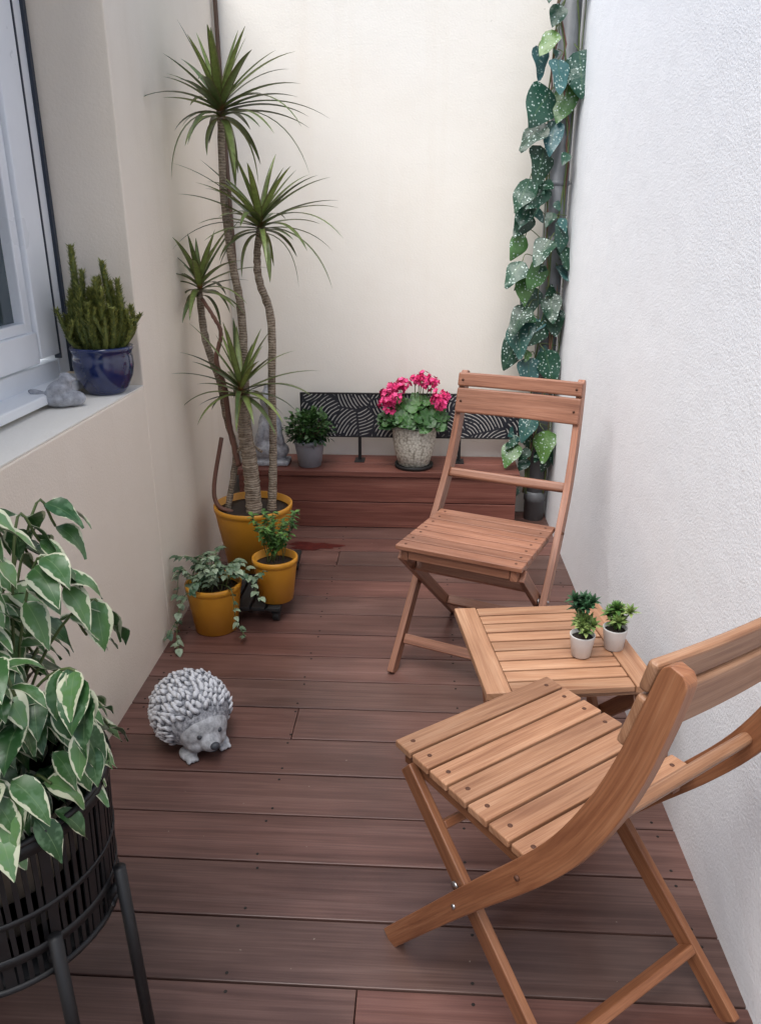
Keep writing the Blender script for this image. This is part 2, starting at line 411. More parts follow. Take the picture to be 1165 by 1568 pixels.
# bench
root=empty('deck_bench'); b=MB()
for i,(za,zb) in enumerate([(.003,.133),(.137,.266)]): b.box((-.215,3.625,(za+zb)/2),(1.36,.024,zb-za),'bench')
for ya,yb in [(3.60,3.742),(3.747,3.892)]: b.box((-.213,(ya+yb)/2,.284),(1.38,yb-ya,.028),'bench')
b.box((.455,3.76,.135),(.024,.24,.262),'bench')
b.build('boards',root,.003)
# drain pipe
root=empty('drain_pipe'); b=MB(); px,py=.583,3.80
b.tube([(px,py,0),(px,py,WT)],.050,'pipe',32)
b.lathe([(.0505,0),(.0545,.002),(.0545,.05),(.0505,.052)],(px,py,.10),'pipe',32)
b.lathe([(.0505,0),(.054,.002),(.054,.05),(.0505,.052)],(px,py,1.32),'pipe',32)
b.build('pipe',root)
for k,z in enumerate((.55,1.585,2.38)):
    b=MB(); b.lathe([(.0505,0),(.0535,.001),(.0535,.018),(.0505,.019)],(px,py,z),'pipe',32); b.tube([(px+.05,py,z+.011),(px+.062,py,z+.011)],.005,'steel'); b.build('bracket_%d'%k,root)

# ---------------------------------------------------------------- climbing vine
root=empty('climbing_vine'); b=MB(); lf=MB()
VL=[(.542,2.22,.10),(.50,2.30,.11),(.457,2.07,.12),(.629,2.01,.20),(.54,2.0,.15),(.525,1.87,.20),(.60,1.91,.16),(.492,1.76,.17),(.512,1.66,.17),(.55,1.78,.14),
(.449,1.546,.15),(.526,1.53,.17),(.49,1.46,.16),(.608,1.37,.15),(.448,1.32,.13),(.439,1.21,.14),(.614,1.18,.16),(.586,1.06,.15),(.51,1.09,.15),(.44,.93,.20),(.482,1.0,.16),(.60,1.0,.13),(.455,.86,.16),(.575,.80,.17),(.50,.77,.15),
(.60,.42,.16),(.63,.39,.14),(.458,.36,.14),(.54,.50,.14),(.49,.16,.05),(.47,.24,.04),(.52,2.12,.12),(.53,.30,.08),(.56,1.30,.14),(.47,1.42,.13),(.45,1.15,.13),(.56,.93,.14),(.60,2.32,.10),(.53,1.20,.14),(.62,1.28,.11)]
for (x,z,L) in VL:
    side=-1 if x<px-.02 else 1
    base=V((x*.95+px*.05-.008,3.725+U(-.03,.03),z+L*.42))
    D=V((side*U(-.3,1.0),-.35+U(-.35,.2),-1)); Nn=V((U(-.9,.9)+side*.2,-1,U(-.1,.9)))
    rn=U(0,.68) if R()<.62 else U(.68,1)
    lf.leaf(base,D,Nn,L*U(.9,1.10),L*U(.33,.41),'vine',U(-.2,.6),'heart',10,U(-.35,.35),rnd=rn,wav=.13)
    b.tube(spline([base,base+V((-side*.02,.02,.03)),V((px+side*.045,3.755,z+L*.5+U(-.05,.05)))],8),.002,'green_stem',5)
for i in range(34):   # small leaves
    z=random.choice([U(.8,2.3),U(.3,.55),U(1.0,1.6)]); x=U(.42,.62); L=U(.04,.085)
    lf.leaf((x,3.73+U(-.02,.03),z),V((U(-1,1),U(-.7,.0),U(-1,.3))),V((U(-.6,.6),-1,U(0,1))),L,L*.36,'vine',.4,'heart',6,.2,wav=.08)
for k in range(5):
    pts=[];ph=U(0,6)
    for i in range(30):
        z=.15+i*.076; a=-1.57+math.sin(z*U(2.2,2.5)+ph)*1.1
        pts.append((px+.056*math.cos(a)+.008*math.sin(z*5+ph)-.012,py+.062*math.sin(a)-.004,z))
    b.tube(pts,.0035,'red_stem' if k%2 else 'green_stem',6)
for z,s_ in ((2.35,.11),(1.45,.11),(1.1,.12),(.75,.10),(1.9,-.10),(1.2,-.12),(.5,-.1),(2.2,-.12),(1.6,-.11),(.95,.11)):
    b.tube(spline([(px+s_*.4,3.745,z),(px+s_*.5,3.74,z-.08),(px+s_*U(.4,.5),3.75,z-.18),(px+s_*.45,3.74,z-.3)],12),.0018,'green_stem',5)
b.build('stems',root); lf.build('leaves',root)

# ---------------------------------------------------------------- pots
def pot(mb,c,r1,r0,h,mat,soil=True,lip=.006,wall=.006,n=44,sd=.03):
    mb.lathe([(r0*.9,0),(r0,.003),(r1-.001,h-.03),(r1,h-.022),(r1+lip*.5,h-.02),(r1+lip*.6,h-.002),(r1,h),(r1-wall,h-.001),(r1-wall-.001,h-sd-.02)],c,mat,n)
    if soil: mb.lathe([(r1-wall,0),(r1*.6,.004),(.002,.006)],(c[0],c[1],c[2]+h-sd),'soil',n)

# dolly
root=empty('plant_dolly'); b=MB()
for i in range(5): b.box((-.775+i*.058,2.87,.062),(.048,.56,.016),'rubber')
b.box((-.66,2.63,.048),(.28,.03,.012),'rubber');b.box((-.66,3.11,.048),(.28,.03,.012),'rubber')
b.build('platform',root,.003)
for k,(x,y_) in enumerate(((-.54,2.63),(-.77,2.63),(-.54,3.1),(-.77,3.1))):
    b=MB()
    b.tube([(x-.012,y_,.022),(x+.012,y_,.022)],.022,'rubber',20); b.box((x,y_,.038),(.034,.03,.012),'rubber'); b.build('caster_%d'%k,root,.002)

# dragon tree
root=empty('dragon_tree')
b=MB(); pot(b,(-.69,3.0,.071),.158,.118,.27,'mustard'); b.build('pot',root)
tr=MB(); Y=3.03
trunks=[
 ([(-.69,3.0,.30),(-.70,Y,.527),(-.70,Y,.797),(-.698,Y,1.10),(-.722,Y,1.30),(-.737,Y,1.52),(-.73,Y,1.80)],[.020,.017,.016,.0155,.0145,.0135,.012]),
 ([(-.615,3.0,.30),(-.603,Y,.527),(-.595,Y,.797),(-.585,Y,1.08),(-.622,Y,1.22),(-.625,Y,1.32),(-.608,Y,1.42)],[.019,.016,.0155,.0155,.0145,.0135,.012]),
 ([(-.80,3.0,.30),(-.772,Y,.45),(-.757,Y,.55),(-.785,Y,.70),(-.80,Y,.84),(-.845,Y,1.0),(-.856,Y,1.19)],[.013,.013,.0135,.014,.0145,.0145,.013]),
 ([(-.68,2.97,.30),(-.685,2.97,.5),(-.695,2.96,.65),(-.70,2.95,.80)],[.034,.031,.028,.020]),
 ([(-.84,3.0,1.16),(-.80,2.99,1.10),(-.775,3.0,1.03),(-.80,3.0,.93),(-.775,3.0,.82),(-.765,3.0,.66),(-.74,3.0,.50)],[.007,.0075,.008,.009,.010,.011,.011])]
for i,(p,rs) in enumerate(trunks):
    sp=spline(p,60); rr=[]
    for k in range(len(sp)):
        t=k/(len(sp)-1)*(len(rs)-1); a=int(min(t,len(rs)-2)); rr.append((rs[a]+(rs[a+1]-rs[a])*(t-a))*(1+.06*math.sin(k*1.9)+U(-.04,.04)))
        sp[k]=sp[k]+V((U(-.001,.001),U(-.001,.001),0))
    tr.tube(sp,rr,'trunk' if i<4 else 'red_stem',14)
tr.tube(spline([(-.80,2.99,.62),(-.84,2.97,.42),(-.825,2.96,.34),(-.77,2.97,.31)]),.009,'red_stem',8)
tr.tube(spline([(-.75,3.0,.55),(-.70,2.99,.60),(-.64,3.0,.56)]),.006,'trunk',8)
tr.build('trunks',root)
lv=MB()
def crown(c,L,n,W=.013,seed=0,wide=1.0,hang=2):
    c=V(c)
    for i in range(n):
        t=i/(n-1)                       # 0 top, 1 bottom
        az=i*2.39996+U(-.35,.35)+seed
        el=math.radians(72-t**1.05*74+U(-9,9))
        D=V((math.cos(az)*math.cos(el)*wide,math.sin(az)*math.cos(el)*wide,math.sin(el)))
        l=L*(.70+.46*math.sin(math.pi*min(1,t*1.05)))*U(.80,1.14)
        start=c+V((0,0,.035-.055*t))
        lim=start+D*l
        if lim.x<-.885: l*=max(.5,(start.x+.885)/(start.x-lim.x+1e-6))
        dr=.12+.85*t*U(.4,1.5)
        if i>=n-hang: dr=2.4; l*=1.1
        nn=V((-math.cos(az),-math.sin(az),.3)) if el>.5 else V((0,0,1))
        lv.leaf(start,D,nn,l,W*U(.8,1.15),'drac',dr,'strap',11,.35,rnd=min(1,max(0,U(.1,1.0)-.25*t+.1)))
crown((-.73,3.03,1.79),.320,46,.0150,0,1.25,4)
crown((-.608,3.03,1.41),.315,42,.0142,1.,1.25,3)
crown((-.852,3.03,1.19),.265,32,.0135,2.,.95,1)
crown((-.70,2.95,.81),.29,34,.0140,3.,1.1,0)
# a few long individually bent leaves as on the real plant
for c,D,l,dr in (((-.73,3.03,1.79),(1,-.1,.35),.42,1.5),((-.73,3.03,1.79),(-.8,-.5,.2),.33,2.1),((-.73,3.03,1.80),(.9,-.5,.6),.40,1.1),((-.608,3.03,1.41),(1,-.2,.15),.38,1.4),((-.608,3.03,1.42),(.9,-.5,.55),.40,.9),((-.608,3.03,1.41),(-1,-.3,.4),.36,.9),((-.70,2.95,.80),(-1,-.2,.45),.30,1.1),((-.70,2.95,.80),(1,-.2,.7),.30,.8),((-.73,3.03,1.80),(.95,.1,.35),.40,.6),((-.73,3.03,1.80),(-.6,-.9,.45),.42,.7)):
    lv.leaf(c,D,(0,0,1),l,.0125,'drac',dr,'strap',12,.3,rnd=U(.2,.5))
lv.build('leaves',root)

# medium mustard pot with herb
root=empty('potted_herb'); b=MB(); C=V((-.545,2.675,.071))
pot(b,C,.083,.064,.175,'mustard'); b.build('pot',root)
st=MB(); lv=MB()
for i in range(15):
    az=U(0,6.28); sp=U(.02,.11); hgt=U(.07,.21); p0=C+V((U(-.03,.03),U(-.03,.03),.15))
    p1=p0+V((math.cos(az)*sp,math.sin(az)*sp,hgt)); pts=spline([p0,(p0+p1)/2+V((0,0,.02)),p1],12)
    st.tube(pts,.0016,'green_stem',5)
    for q in pts[4:]:
        for k in range(3):
            a=U(0,6.28); lv.leaf(q,V((math.cos(a),math.sin(a),U(-.1,.7))),V((0,0,1)),U(.018,.034),U(.006,.010),'herb',.5,'oval',4,.2)
st.build('stems',root); lv.build('leaves',root)

# ivy
root=empty('potted_ivy'); b=MB(); C=V((-.755,2.56,0))
pot(b,C,.100,.078,.19,'mustard'); b.build('pot',root)
st=MB(); lv=MB()
def ivyleaf(q,a,el,s):
    D=V((math.cos(a),math.sin(a),el)); rn=R()
    lv.leaf(q,D,V((0,0,1)),s,s*.42,'ivy',.6,'heart',5,.15,rnd=rn)
    for k in(-1,1):
        D2=V((math.cos(a+k*.9),math.sin(a+k*.9),el)); lv.leaf(q,D2,V((0,0,1)),s*.65,s*.25,'ivy',.6,'oval',4,.15,rnd=rn)
for i in range(34):
    az=U(0,6.28); r=U(.03,.14); p0=C+V((U(-.05,.05),U(-.05,.05),.165))
    top=p0+V((math.cos(az)*r*.6,math.sin(az)*r*.6,U(.04,.13))); end=top+V((math.cos(az)*r*.7,math.sin(az)*r*.7,U(-.09,.02)))
    if end.x<-.87: end.x=-.87
    pts=spline([p0,top,end],10); st.tube(pts,.0014,'green_stem',5)
    for q in pts[3:]:
        if R()<.8: ivyleaf(q,az+U(-1.5,1.5),U(-.3,.5),U(.020,.035))
for (e1,e2,e3) in (((-.84,2.47,.17),(-.86,2.42,.06),(-.84,2.36,.02)),((-.85,2.56,.15),(-.87,2.45,.08),(-.885,2.38,.05)),((-.67,2.48,.20),(-.655,2.46,.10),(-.62,2.44,.03)),((-.65,2.56,.22),(-.60,2.56,.21),(-.56,2.55,.24))):
    pts=spline([C+V((0,0,.18)),e1,e2,e3],14); st.tube(pts,.0015,'green_stem',5)
    for q in pts[4:]: ivyleaf(q,U(0,6.28),U(-.6,.3),U(.020,.034))
st.build('stems',root); lv.build('leaves',root)

# boxwood on bench
BT=.298
root=empty('potted_boxwood'); b=MB(); C=V((-.55,3.69,BT)); pot(b,C,.073,.055,.135,'greypot'); b.build('pot',root)
lv=MB()
for i in range(1200):
    d=V((U(-1,1),U(-1,1),U(-.6,1))); 
    if d.length>1 or d.length<.25: continue
    q=C+V((0,0,.185))+V((d.x*.118,d.y*.10,d.z*.095))*U(.75,1.12)
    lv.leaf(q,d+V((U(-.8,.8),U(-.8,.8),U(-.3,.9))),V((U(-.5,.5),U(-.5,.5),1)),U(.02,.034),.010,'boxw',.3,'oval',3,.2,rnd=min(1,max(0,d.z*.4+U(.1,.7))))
for i in range(14):
    a=U(0,6.28); lv.tube([C+V((0,0,.11)),C+V((math.cos(a)*.08,math.sin(a)*.07,U(.16,.25)))],.0018,'red_stem',5)
lv.build('foliage',root)

# geranium
root=empty('potted_geranium'); b=MB(); C=V((-.035,3.70,BT))
b.lathe([(.08,0),(.093,.002),(.096,.018),(.092,.019),(.08,.012)],C,'rubber'); b.build('saucer',root)
b=MB(); b.lathe([(.068,0),(.075,.004),(.092,.06),(.104,.12),(.107,.17),(.110,.195),(.107,.202),(.097,.202),(.094,.16)],C+V((0,0,.013)),'speck',48)
b.lathe([(.096,0),(.002,.004)],C+V((0,0,.185)),'soil'); b.build('pot',root)
lv=MB(); st=MB()
for i in range(230):
    a=U(0,6.28); r=.165*math.sqrt(R()); z=.235+.115*(1-(r/.165)**2)*U(.4,1)+U(-.035,.02)
    q=C+V((math.cos(a)*r,math.sin(a)*r*.8,z))
    nrm=V((math.cos(a)*r*4+U(-.5,.5),math.sin(a)*r*4-.6+U(-.5,.5),1)).normalized(); t1=nrm.orthogonal().normalized();t2=nrm.cross(t1);s=U(.017,.031)
    vs=[q-nrm*.005];uv=[(0,0)];ph=U(0,6)
    for k in range(15):
        t=2*math.pi*k/15+ph; rr=s*(1+.14*math.cos(5*t)+U(-.07,.07)); vs.append(q+t1*rr*math.cos(t)+t2*rr*math.sin(t)+nrm*(.005*math.cos(5*t)+U(-.002,.002))); uv.append((1,1))
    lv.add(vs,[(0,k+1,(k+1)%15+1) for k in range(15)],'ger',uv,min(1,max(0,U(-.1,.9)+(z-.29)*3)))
    if i%2: st.tube([C+V((math.cos(a)*.03,math.sin(a)*.03,.19)),q],.0018,'green_stem',4)
fl=MB()
heads=[(-.115,-.05,.335),(-.06,.0,.415),(.0,-.02,.435),(.045,.03,.445),(.085,-.01,.425),(.115,-.04,.375),(.135,.0,.34),(-.10,.04,.385),(-.14,-.02,.365),(.02,.06,.42),(.125,-.06,.325),(-.09,-.07,.36),(-.145,-.04,.33),(-.07,-.03,.395),(.03,-.05,.44),(.145,-.02,.36),(-.12,-.06,.30),(-.115,-.03,.395),(.065,.01,.40),(.105,-.07,.35),(-.13,-.07,.345)]
for hx,hy,hz in heads:
    H=C+V((hx,hy,hz-.005)); st.tube(spline([C+V((hx*.3,hy*.3,.2)),C+V((hx*.7,hy*.7,.3)),H],8),.0022,'green_stem',5)
    for k in range(20):
        d=V((U(-1,1),U(-1,1),U(-.5,1))).normalized(); q=H+d*U(.014,.029); t1=d.orthogonal().normalized();t2=d.cross(t1)
        rn=U(.0,1)
        for m_ in range(5):
            t=m_*1.2566+k; D=t1*math.cos(t)+t2*math.sin(t)+d*.35
            fl.leaf(q,D,d,.016,.0066,'petal',.0,'oval',3,.1,rnd=min(1,max(0,rn+U(-.15,.15))))
lv.build('leaves',root); st.build('stems',root); fl.build('flowers',root)

# metal panel
root=empty('decorative_metal_panel'); b=MB()
b.box((-.06,3.80,.53),(1.08,.012,.215),'panel'); b.build('sheet',root,.002)
b=MB()
for x in(-.31,.19): b.box((x,3.80,.361),(.016,.012,.124),'black'); b.box((x,3.79,.3005),(.05,.08,.004),'black')
for z in (.424,.636): b.box((-.06,3.80,z+(.0035 if z>.5 else -.0035)),(1.084,.016,.006),'black')
for x in(-.603,.483): b.box((x,3.80,.53),(.006,.016,.224),'black')
b.build('frame',root,.001)

# statue on bench (seated smooth figure)
root=empty('garden_statue'); b=MB(); C=V((-.75,3.72,BT))
b.box(C+V((0,0,.012)),(.19,.12,.022),'stonegrey')
b.ell(C+V((0,0,.07)),(.095,.06,.055),'stonegrey'); b.ell(C+V((0,.01,.17)),(.062,.045,.115),'stonegrey')
b.ell(C+V((-.045,-.02,.15)),(.022,.03,.075),'stonegrey',Matrix.Rotation(.3,3,'Y')); b.ell(C+V((.045,-.02,.15)),(.022,.03,.075),'stonegrey',Matrix.Rotation(-.3,3,'Y'))
b.ell(C+V((0,0,.275)),(.022,.022,.03),'stonegrey'); b.ell(C+V((0,-.005,.325)),(.042,.045,.056),'stonegrey'); b.ell(C+V((0,0,.385)),(.02,.02,.02),'stonegrey')
ob=b.build('figure',root); rm=ob.modifiers.new('r','REMESH'); rm.mode='VOXEL'; rm.voxel_size=.006; rm.use_smooth_shade=True
sm=ob.modifiers.new('s','SMOOTH'); sm.iterations=6

# ---------------------------------------------------------------- folding chairs
def chair(name,loc,rz,wm,lm,nsl=7):
    root=empty(name,loc,rz)
    H=.48; hw=.205; dep=.375
    b=MB(); sw=(dep-.006*(nsl-1))/nsl; plugs=MB()
    for i in range(nsl):
        yc=sw/2+i*(sw+.006)
        b.box((0,yc,H-.008),(2*hw,sw,.016),wm)
        for x in(-.178,.178): plugs.lathe([(.0048,0),(.004,.0008),(.0005,.0006)],(x+U(-.002,.002),yc+U(-.003,.003),H+.0002),'screw',10)
    b.build('seat_slats',root,.003,3); plugs.build('screw_plugs',root)
    b=MB()
    for x in(-.178,.178): b.box((x,dep/2,H-.0345),(.022,dep-.02,.036),lm)
    b.box((0,.02,H-.032),(.33,.02,.03),lm); b.box((0,dep-.03,H-.032),(.33,.02,.03),lm)
    b.build('seat_rails',root,.002)
    side=V((1,0,0)); pr=[(.02,0.0),(.11,.12),(.20,.24),(.29,.358),(.38,.472),(.452,.575),(.505,.68),(.538,.77),(.562,.86),(.575,.915),(.578,.928),(.580,.936)]
    ws=[.042,.042,.043,.046,.049,.050,.049,.047,.044,.040,.034,.018]
    xi=lambda z: .2235-.018*max(0,(z-.35))/.6
    for k,sg in enumerate((-1,1)):
        b=MB(); sp=spline([(sg*xi(p[1]),p[0],p[1]) for p in pr],44); wv=[]
        for i in range(len(sp)):
            t=i/(len(sp)-1)*(len(ws)-1);a=int(min(t,len(ws)-2)); wv.append(ws[a]+(ws[a+1]-ws[a])*(t-a))
        b.sweep(sp,wv,.022,lm,side); b.build('long_leg_%d'%k,root,.004,3)
    for k,x in enumerate((-.1985,.1985)):
        b=MB(); b.beam((x,.035,H-.04),(x,.535,.006),.040,.018,lm,side); b.build('short_leg_%d'%k,root,.003,2)
    b=MB()
    b.box((0,.434,.098),(.378,.018,.036),lm,Matrix.Rotation(math.radians(-49),3,'X'))
    b.box((0,.0935,.098),(.422,.016,.034),lm,Matrix.Rotation(math.radians(-37),3,'X'))
    b.box((0,.130,.36),(.378,.016,.03),lm,Matrix.Rotation(math.radians(-49),3,'X'))
    b.build('stretchers',root,.003)
    b=MB()
    b.box((0,.457,.592),(.418,.022,.034),wm,Matrix.Rotation(math.radians(-30),3,'X'))
    b.build('lumbar_rail',root,.009,3)
    b=MB()
    def bslat(yc,zc,hh,ang):
        n=14
        rot=Matrix.Rotation(math.radians(ang),3,'X'); vs=[];uv=[]
        for i in range(n+1):
            x=-.219+.438*i/n; cv=.012*(1-(x/.219)**2)
            for a,c in((-1,-1),(1,-1),(1,1),(-1,1)):
                p=rot@V((0,a*.008,c*hh/2)); vs.append(V((x,yc+cv,zc))+p); uv.append((x,c*hh/2+a*.01))
        fs=[]
        for i in range(n):
            for j in range(4): fs.append((4*i+j,4*i+4+j,4*i+4+(j+1)%4,4*i+(j+1)%4))
        fs.append((0,1,2,3)); fs.append((4*n+3,4*n+2,4*n+1,4*n))
        b.add(vs,fs,wm,uv,None,False)
    bslat(.543,.910,.048,-14); bslat(.527,.838,.088,-16)
    b.build('back_slats',root,.006,3)
    pl=MB()
    for x in(-.200,.200):
        for yy,zz in((.5345,.910),(.5185,.838)): pl.tube([(x,yy,zz),(x,yy+.004,zz)],.0045,'screw',10)
    pl.build('back_plugs',root)
    b=MB()
    for x in(-.2345,.2345):
        b.tube([(x-.003,.227,.275),(x+.003,.227,.275)],.0045,'steel',12)
        b.tube([(x-.004,.372,.462),(x+.001,.372,.462)],.0045,'screw',12)
    for x in (-.2105,.2105): b.tube([(x-.002,.2,.285),(x+.002,.2,.285)],.009,'steel',12)
    b.build('bolts',root)
    return root
chair('folding_chair',(.112,2.170,0),math.radians(-23.5),'chairF','chairF')
chair('folding_chair.001',(.124,1.390,0),math.radians(-143),'chairN','chairL')

# ---------------------------------------------------------------- table
root=empty('folding_table',(.340,1.80,0),math.radians(8)); b=MB(); TH=.40
for x in(-.18,.18): b.box((x,0,TH-.010),(.06,.43,.020),'table')
for i in range(9): b.box((0,-.1915+i*.0479,TH-.010),(.296,.0405,.016),'table')
b.build('top_slats',root,.0025,3)
b=MB()
for y_ in(-.18,0,.18): b.box((0,y_,TH-.030),(.40,.025,.018),'table')
b.build('under_rails',root,.002)
for k,x in enumerate((-.165,.165)):
    b=MB(); b.beam((x,-.19,TH-.045),(x,.19,.004),.04,.018,'chairL'); b.beam((x*.87,.19,TH-.045),(x*.87,-.19,.004),.04,.018,'chairL'); b.build('cross_legs_%d'%k,root,.003)
b=MB(); b.box((0,.13,.07),(.31,.018,.035),'chairL'); b.box((0,-.13,.07),(.27,.018,.035),'chairL'); b.build('stretchers',root,.003)

def succ(name,loc,kind):
    root=empty(name,loc); b=MB()
    b.lathe([(.021,0),(.0235,.002),(.031,.057),(.0315,.060),(.029,.060),(.027,.05)],(0,0,0),'white',32); b.lathe([(.028,0),(.001,.003)],(0,0,.05),'soil',24); b.build('pot',root)
    lv=MB()
    def rosette(c,n,L,W,mt):
        for i in range(n):
            t=i/n; az=i*2.4; el=1.4-t*1.5; D=V((math.cos(az)*math.cos(el),math.sin(az)*math.cos(el),math.sin(el)))
            lv.leaf(c,D,V((0,0,1)) if el<1.1 else V((-math.cos(az),-math.sin(az),0.1)),L*U(.8,1.1),W,mt,.3,'oval',4,.35)
    if kind==0:
        for k in range(11):
            a=U(0,6.28);r=U(0,.026); rosette(V((math.cos(a)*r,math.sin(a)*r,.065+U(0,.035))),16,.026,.0065,'succ2')
        for k in range(10):
            a=U(0,6.28);r=U(0,.030); rosette(V((math.cos(a)*r,math.sin(a)*r+.015,.115+U(0,.035))),18,.028,.0065,'succ1')
        for k in range(6): lv.tube([(0,0,.05),(U(-.02,.02),U(-.01,.03),.13)],.0018,'green_stem',5)
    else:
        for k in range(16):
            a=U(0,6.28);r=U(0,.036); c=V((math.cos(a)*r,math.sin(a)*r,.068+U(0,.045)))
            lv.tube([(0,0,.05),c],.0018,'green_stem',5); rosette(c,18,.027,.0060,'succ2' if k%3 else 'herb')
    lv.build('succulent',root)
succ('succulent_pot',(.412,1.745,TH),0); succ('succulent_pot.001',(.502,1.785,TH),1)

# ---------------------------------------------------------------- hedgehog
root=empty('hedgehog_statue',(-.650,1.885,0),math.radians(-50)) # local +x = face direction
b=MB()
b.ell((-.01,0,.102),(.120,.110,.100),'hq',uvv=.08,n=32,m=20)
core=b.build('body',root)
b=MB(); n=560
for i in range(n):
    z=1-2*(i+.5)/n; r=math.sqrt(1-z*z); a=i*2.39996+U(-.06,.06)
    d=V((r*math.cos(a),r*math.sin(a),z))
    if d.z<-.72: continue
    if d.x>.52 and d.z<.46-abs(d.y)*.25 and abs(d.y)<.75: continue
    p=V((-.01+.120*d.x,.110*d.y,.102+.100*d.z))
    nr=V((d.x/.120,d.y/.110,d.z/.100)).normalized()
    D=V((-.75,0,-.30)) if d.x<.3 else V((-.7,d.y*.5,.35))
    D=(D-nr*(D.dot(nr))).normalized()
    D=(D+nr*U(.22,.42)).normalized()
    S=D.cross(nr); S=S.normalized() if S.length>.05 else D.orthogonal().normalized(); T=S.cross(D)
    if T.dot(nr)<0: T=-T
    L=U(.019,.029);W=U(.0062,.0095); D=(D+S*U(-.35,.35)).normalized()
    vs=[];uv=[]
    for t,ww in((0,.75),(.35,1.),(.75,.78),(1,.28)):
        c=p-nr*.002+D*L*t
        for (k1,k2) in((-1,0),(-.5,.55),(.5,.55),(1,0),(0,-.4)):
            vs.append(c+S*k1*W*ww+T*k2*W*ww); uv.append((k1,t))
    fs=[]
    for q in range(3):
        for k in range(5): fs.append((5*q+k,5*q+(k+1)%5,5*q+5+(k+1)%5,5*q+5+k))
    fs.append((15,16,17,18,19)); b.add(vs,fs,'hq',uv)
b.build('quills',root)
b=MB()
b.ell((.068,0,.080),(.056,.074,.068),'hface'); 
b.ell((.112,0,.062),(.036,.032,.028),'hface',Matrix.Rotation(.25,3,'Y')); b.ell((.088,.030,.053),(.030,.030,.027),'hface');b.ell((.088,-.030,.053),(.030,.030,.027),'hface')
b.ell((.078,.0,.105),(.03,.050,.028),'hface')
for s_ in(-1,1):
    b.ell((.062,s_*.068,.112),(.012,.018,.018),'hface')
    b.ell((.070,s_*.050,.014),(.035,.024,.016),'hface')
    for k in(-1,0,1): b.ell((.100,s_*.050+k*.012,.009),(.010,.006,.008),'hface')
ob=b.build('face',root); rm=ob.modifiers.new('r','REMESH'); rm.mode='VOXEL'; rm.voxel_size=.0035; rm.use_smooth_shade=True; sm=ob.modifiers.new('s','SMOOTH'); sm.iterations=4
b=MB(); b.ell((.148,0,.064),(.011,.014,.011),'hnose')
for s_ in(-1,1): b.ell((.115,s_*.030,.087),(.008,.0075,.0075),'hnose')
b.tube(spline([(.126,-.024,.046),(.142,0,.043),(.126,.024,.046)],10),.0016,'hnose',6)
b.build('nose_and_eyes',root)

# ---------------------------------------------------------------- basket planter + ficus
root=empty('variegated_ficus'); C=V((-.682,.965,0)); b=MB()
RB=.190; ZT=.605; ZB=.350
nb=78
for k in range(nb):
    a=2*math.pi*k/nb
    r1,r0=RB,RB-.012; p1=C+V((r1*math.cos(a),r1*math.sin(a),ZT)); p0=C+V((r0*math.cos(a),r0*math.sin(a),ZB))
    b.beam(p0,p1,.0028,.0070 if k%5 else .0155,'black',V((-math.sin(a),math.cos(a),0)))
def ring(mb,r,z,th,mat='black'):
    mb.tube([C+V((r*math.cos(t*2*math.pi/64),r*math.sin(t*2*math.pi/64),z)) for t in range(65)],th,mat,8)
ring(b,RB+.001,ZT+.003,.005); ring(b,RB-.011,ZB,.006)
for z0_,z1_ in ((.395,.412),(.47,.480),(ZT-.024,ZT-.002)):
    ra=RB-.012+(z0_-ZB)/(ZT-ZB)*.012;rb=RB-.012+(z1_-ZB)/(ZT-ZB)*.012
    b.lathe([(ra+.003,z0_),(rb+.003,z1_),(rb-.001,z1_),(ra-.001,z0_)],(C.x,C.y,0),'black',64)
b.lathe([(.001,0),(RB-.013,.001),(RB-.013,.006),(.001,.007)],C+V((0,0,ZB-.005)),'black')
b.build('basket',root)
b=MB()
for a in (2,-40,140,182):
    a=math.radians(a)
    p=C+V((.200*math.cos(a),.200*math.sin(a),.43)); f=C+V((.214*math.cos(a),.214*math.sin(a),.0))
    b.tube([p,f],.0105,'black',12); b.tube([p-V((0,0,.03)),C+V((.17*math.cos(a),.17*math.sin(a),.36))],.008,'black',8)
b.build('stand_legs',root)
b=MB(); pot(b,C+V((0,0,.36)),.150,.125,.225,'tan'); b.build('inner_pot',root)
st=MB(); lv=MB()
def fleaf(q,a,el,l,dr):
    D=V((math.cos(a),math.sin(a),el))
    if q.x+D.x*.08<-.885: D.x=abs(D.x)*.5
    if q.x+D.x*l*.6>-.48: D.x*=.3; D.z-=.4
    lv.leaf(q,D,V((U(-.35,.35),U(-.35,.35),1)),l,l*U(.23,.30),'ficus',dr,'oval',8,.25,wav=.10)
for i in range(110):
    az=U(0,6.28); r=U(.03,.18); p0=C+V((U(-.06,.06)-.02,U(-.06,.06),.56)); z=U(.08,.55)*(1.08-r*1.7)
    e=p0+V((math.cos(az)*r,math.sin(az)*r,z)); 
    if e.x<-.85: e.x=-.85
    m_=(p0+e)/2+V((0,0,.06)); tip=e+V((math.cos(az)*.03,math.sin(az)*.03,-.05))
    if tip.x<-.865: tip.x=-.865
    pts=spline([p0,m_,e,tip],17); st.tube(pts,.0024,'green_stem',5)
    for q in pts[5:]:
        if R()<.58: fleaf(q,az+U(-1.3,1.3),U(-.9,.25),U(.055,.088),U(.6,1.4))
for i in range(130):     # shoots spilling over the rim
    az=U(-2.2,1.2); r=U(.11,.180); q=C+V((r*math.cos(az),r*math.sin(az),U(.61,.70)))
    fleaf(q,az+U(-.8,.8),U(-.6,.2),U(.055,.09),U(.8,1.7))
for i in range(16):
    az=U(-2.0,1.0); q0=C+V((.1*math.cos(az),.1*math.sin(az),.58)); q1=C+V((.17*math.cos(az),.17*math.sin(az),.66)); st.tube(spline([q0,(q0+q1)/2+V((0,0,.04)),q1],8),.0024,'green_stem',5)
st.build('stems',root); lv.build('leaves',root)

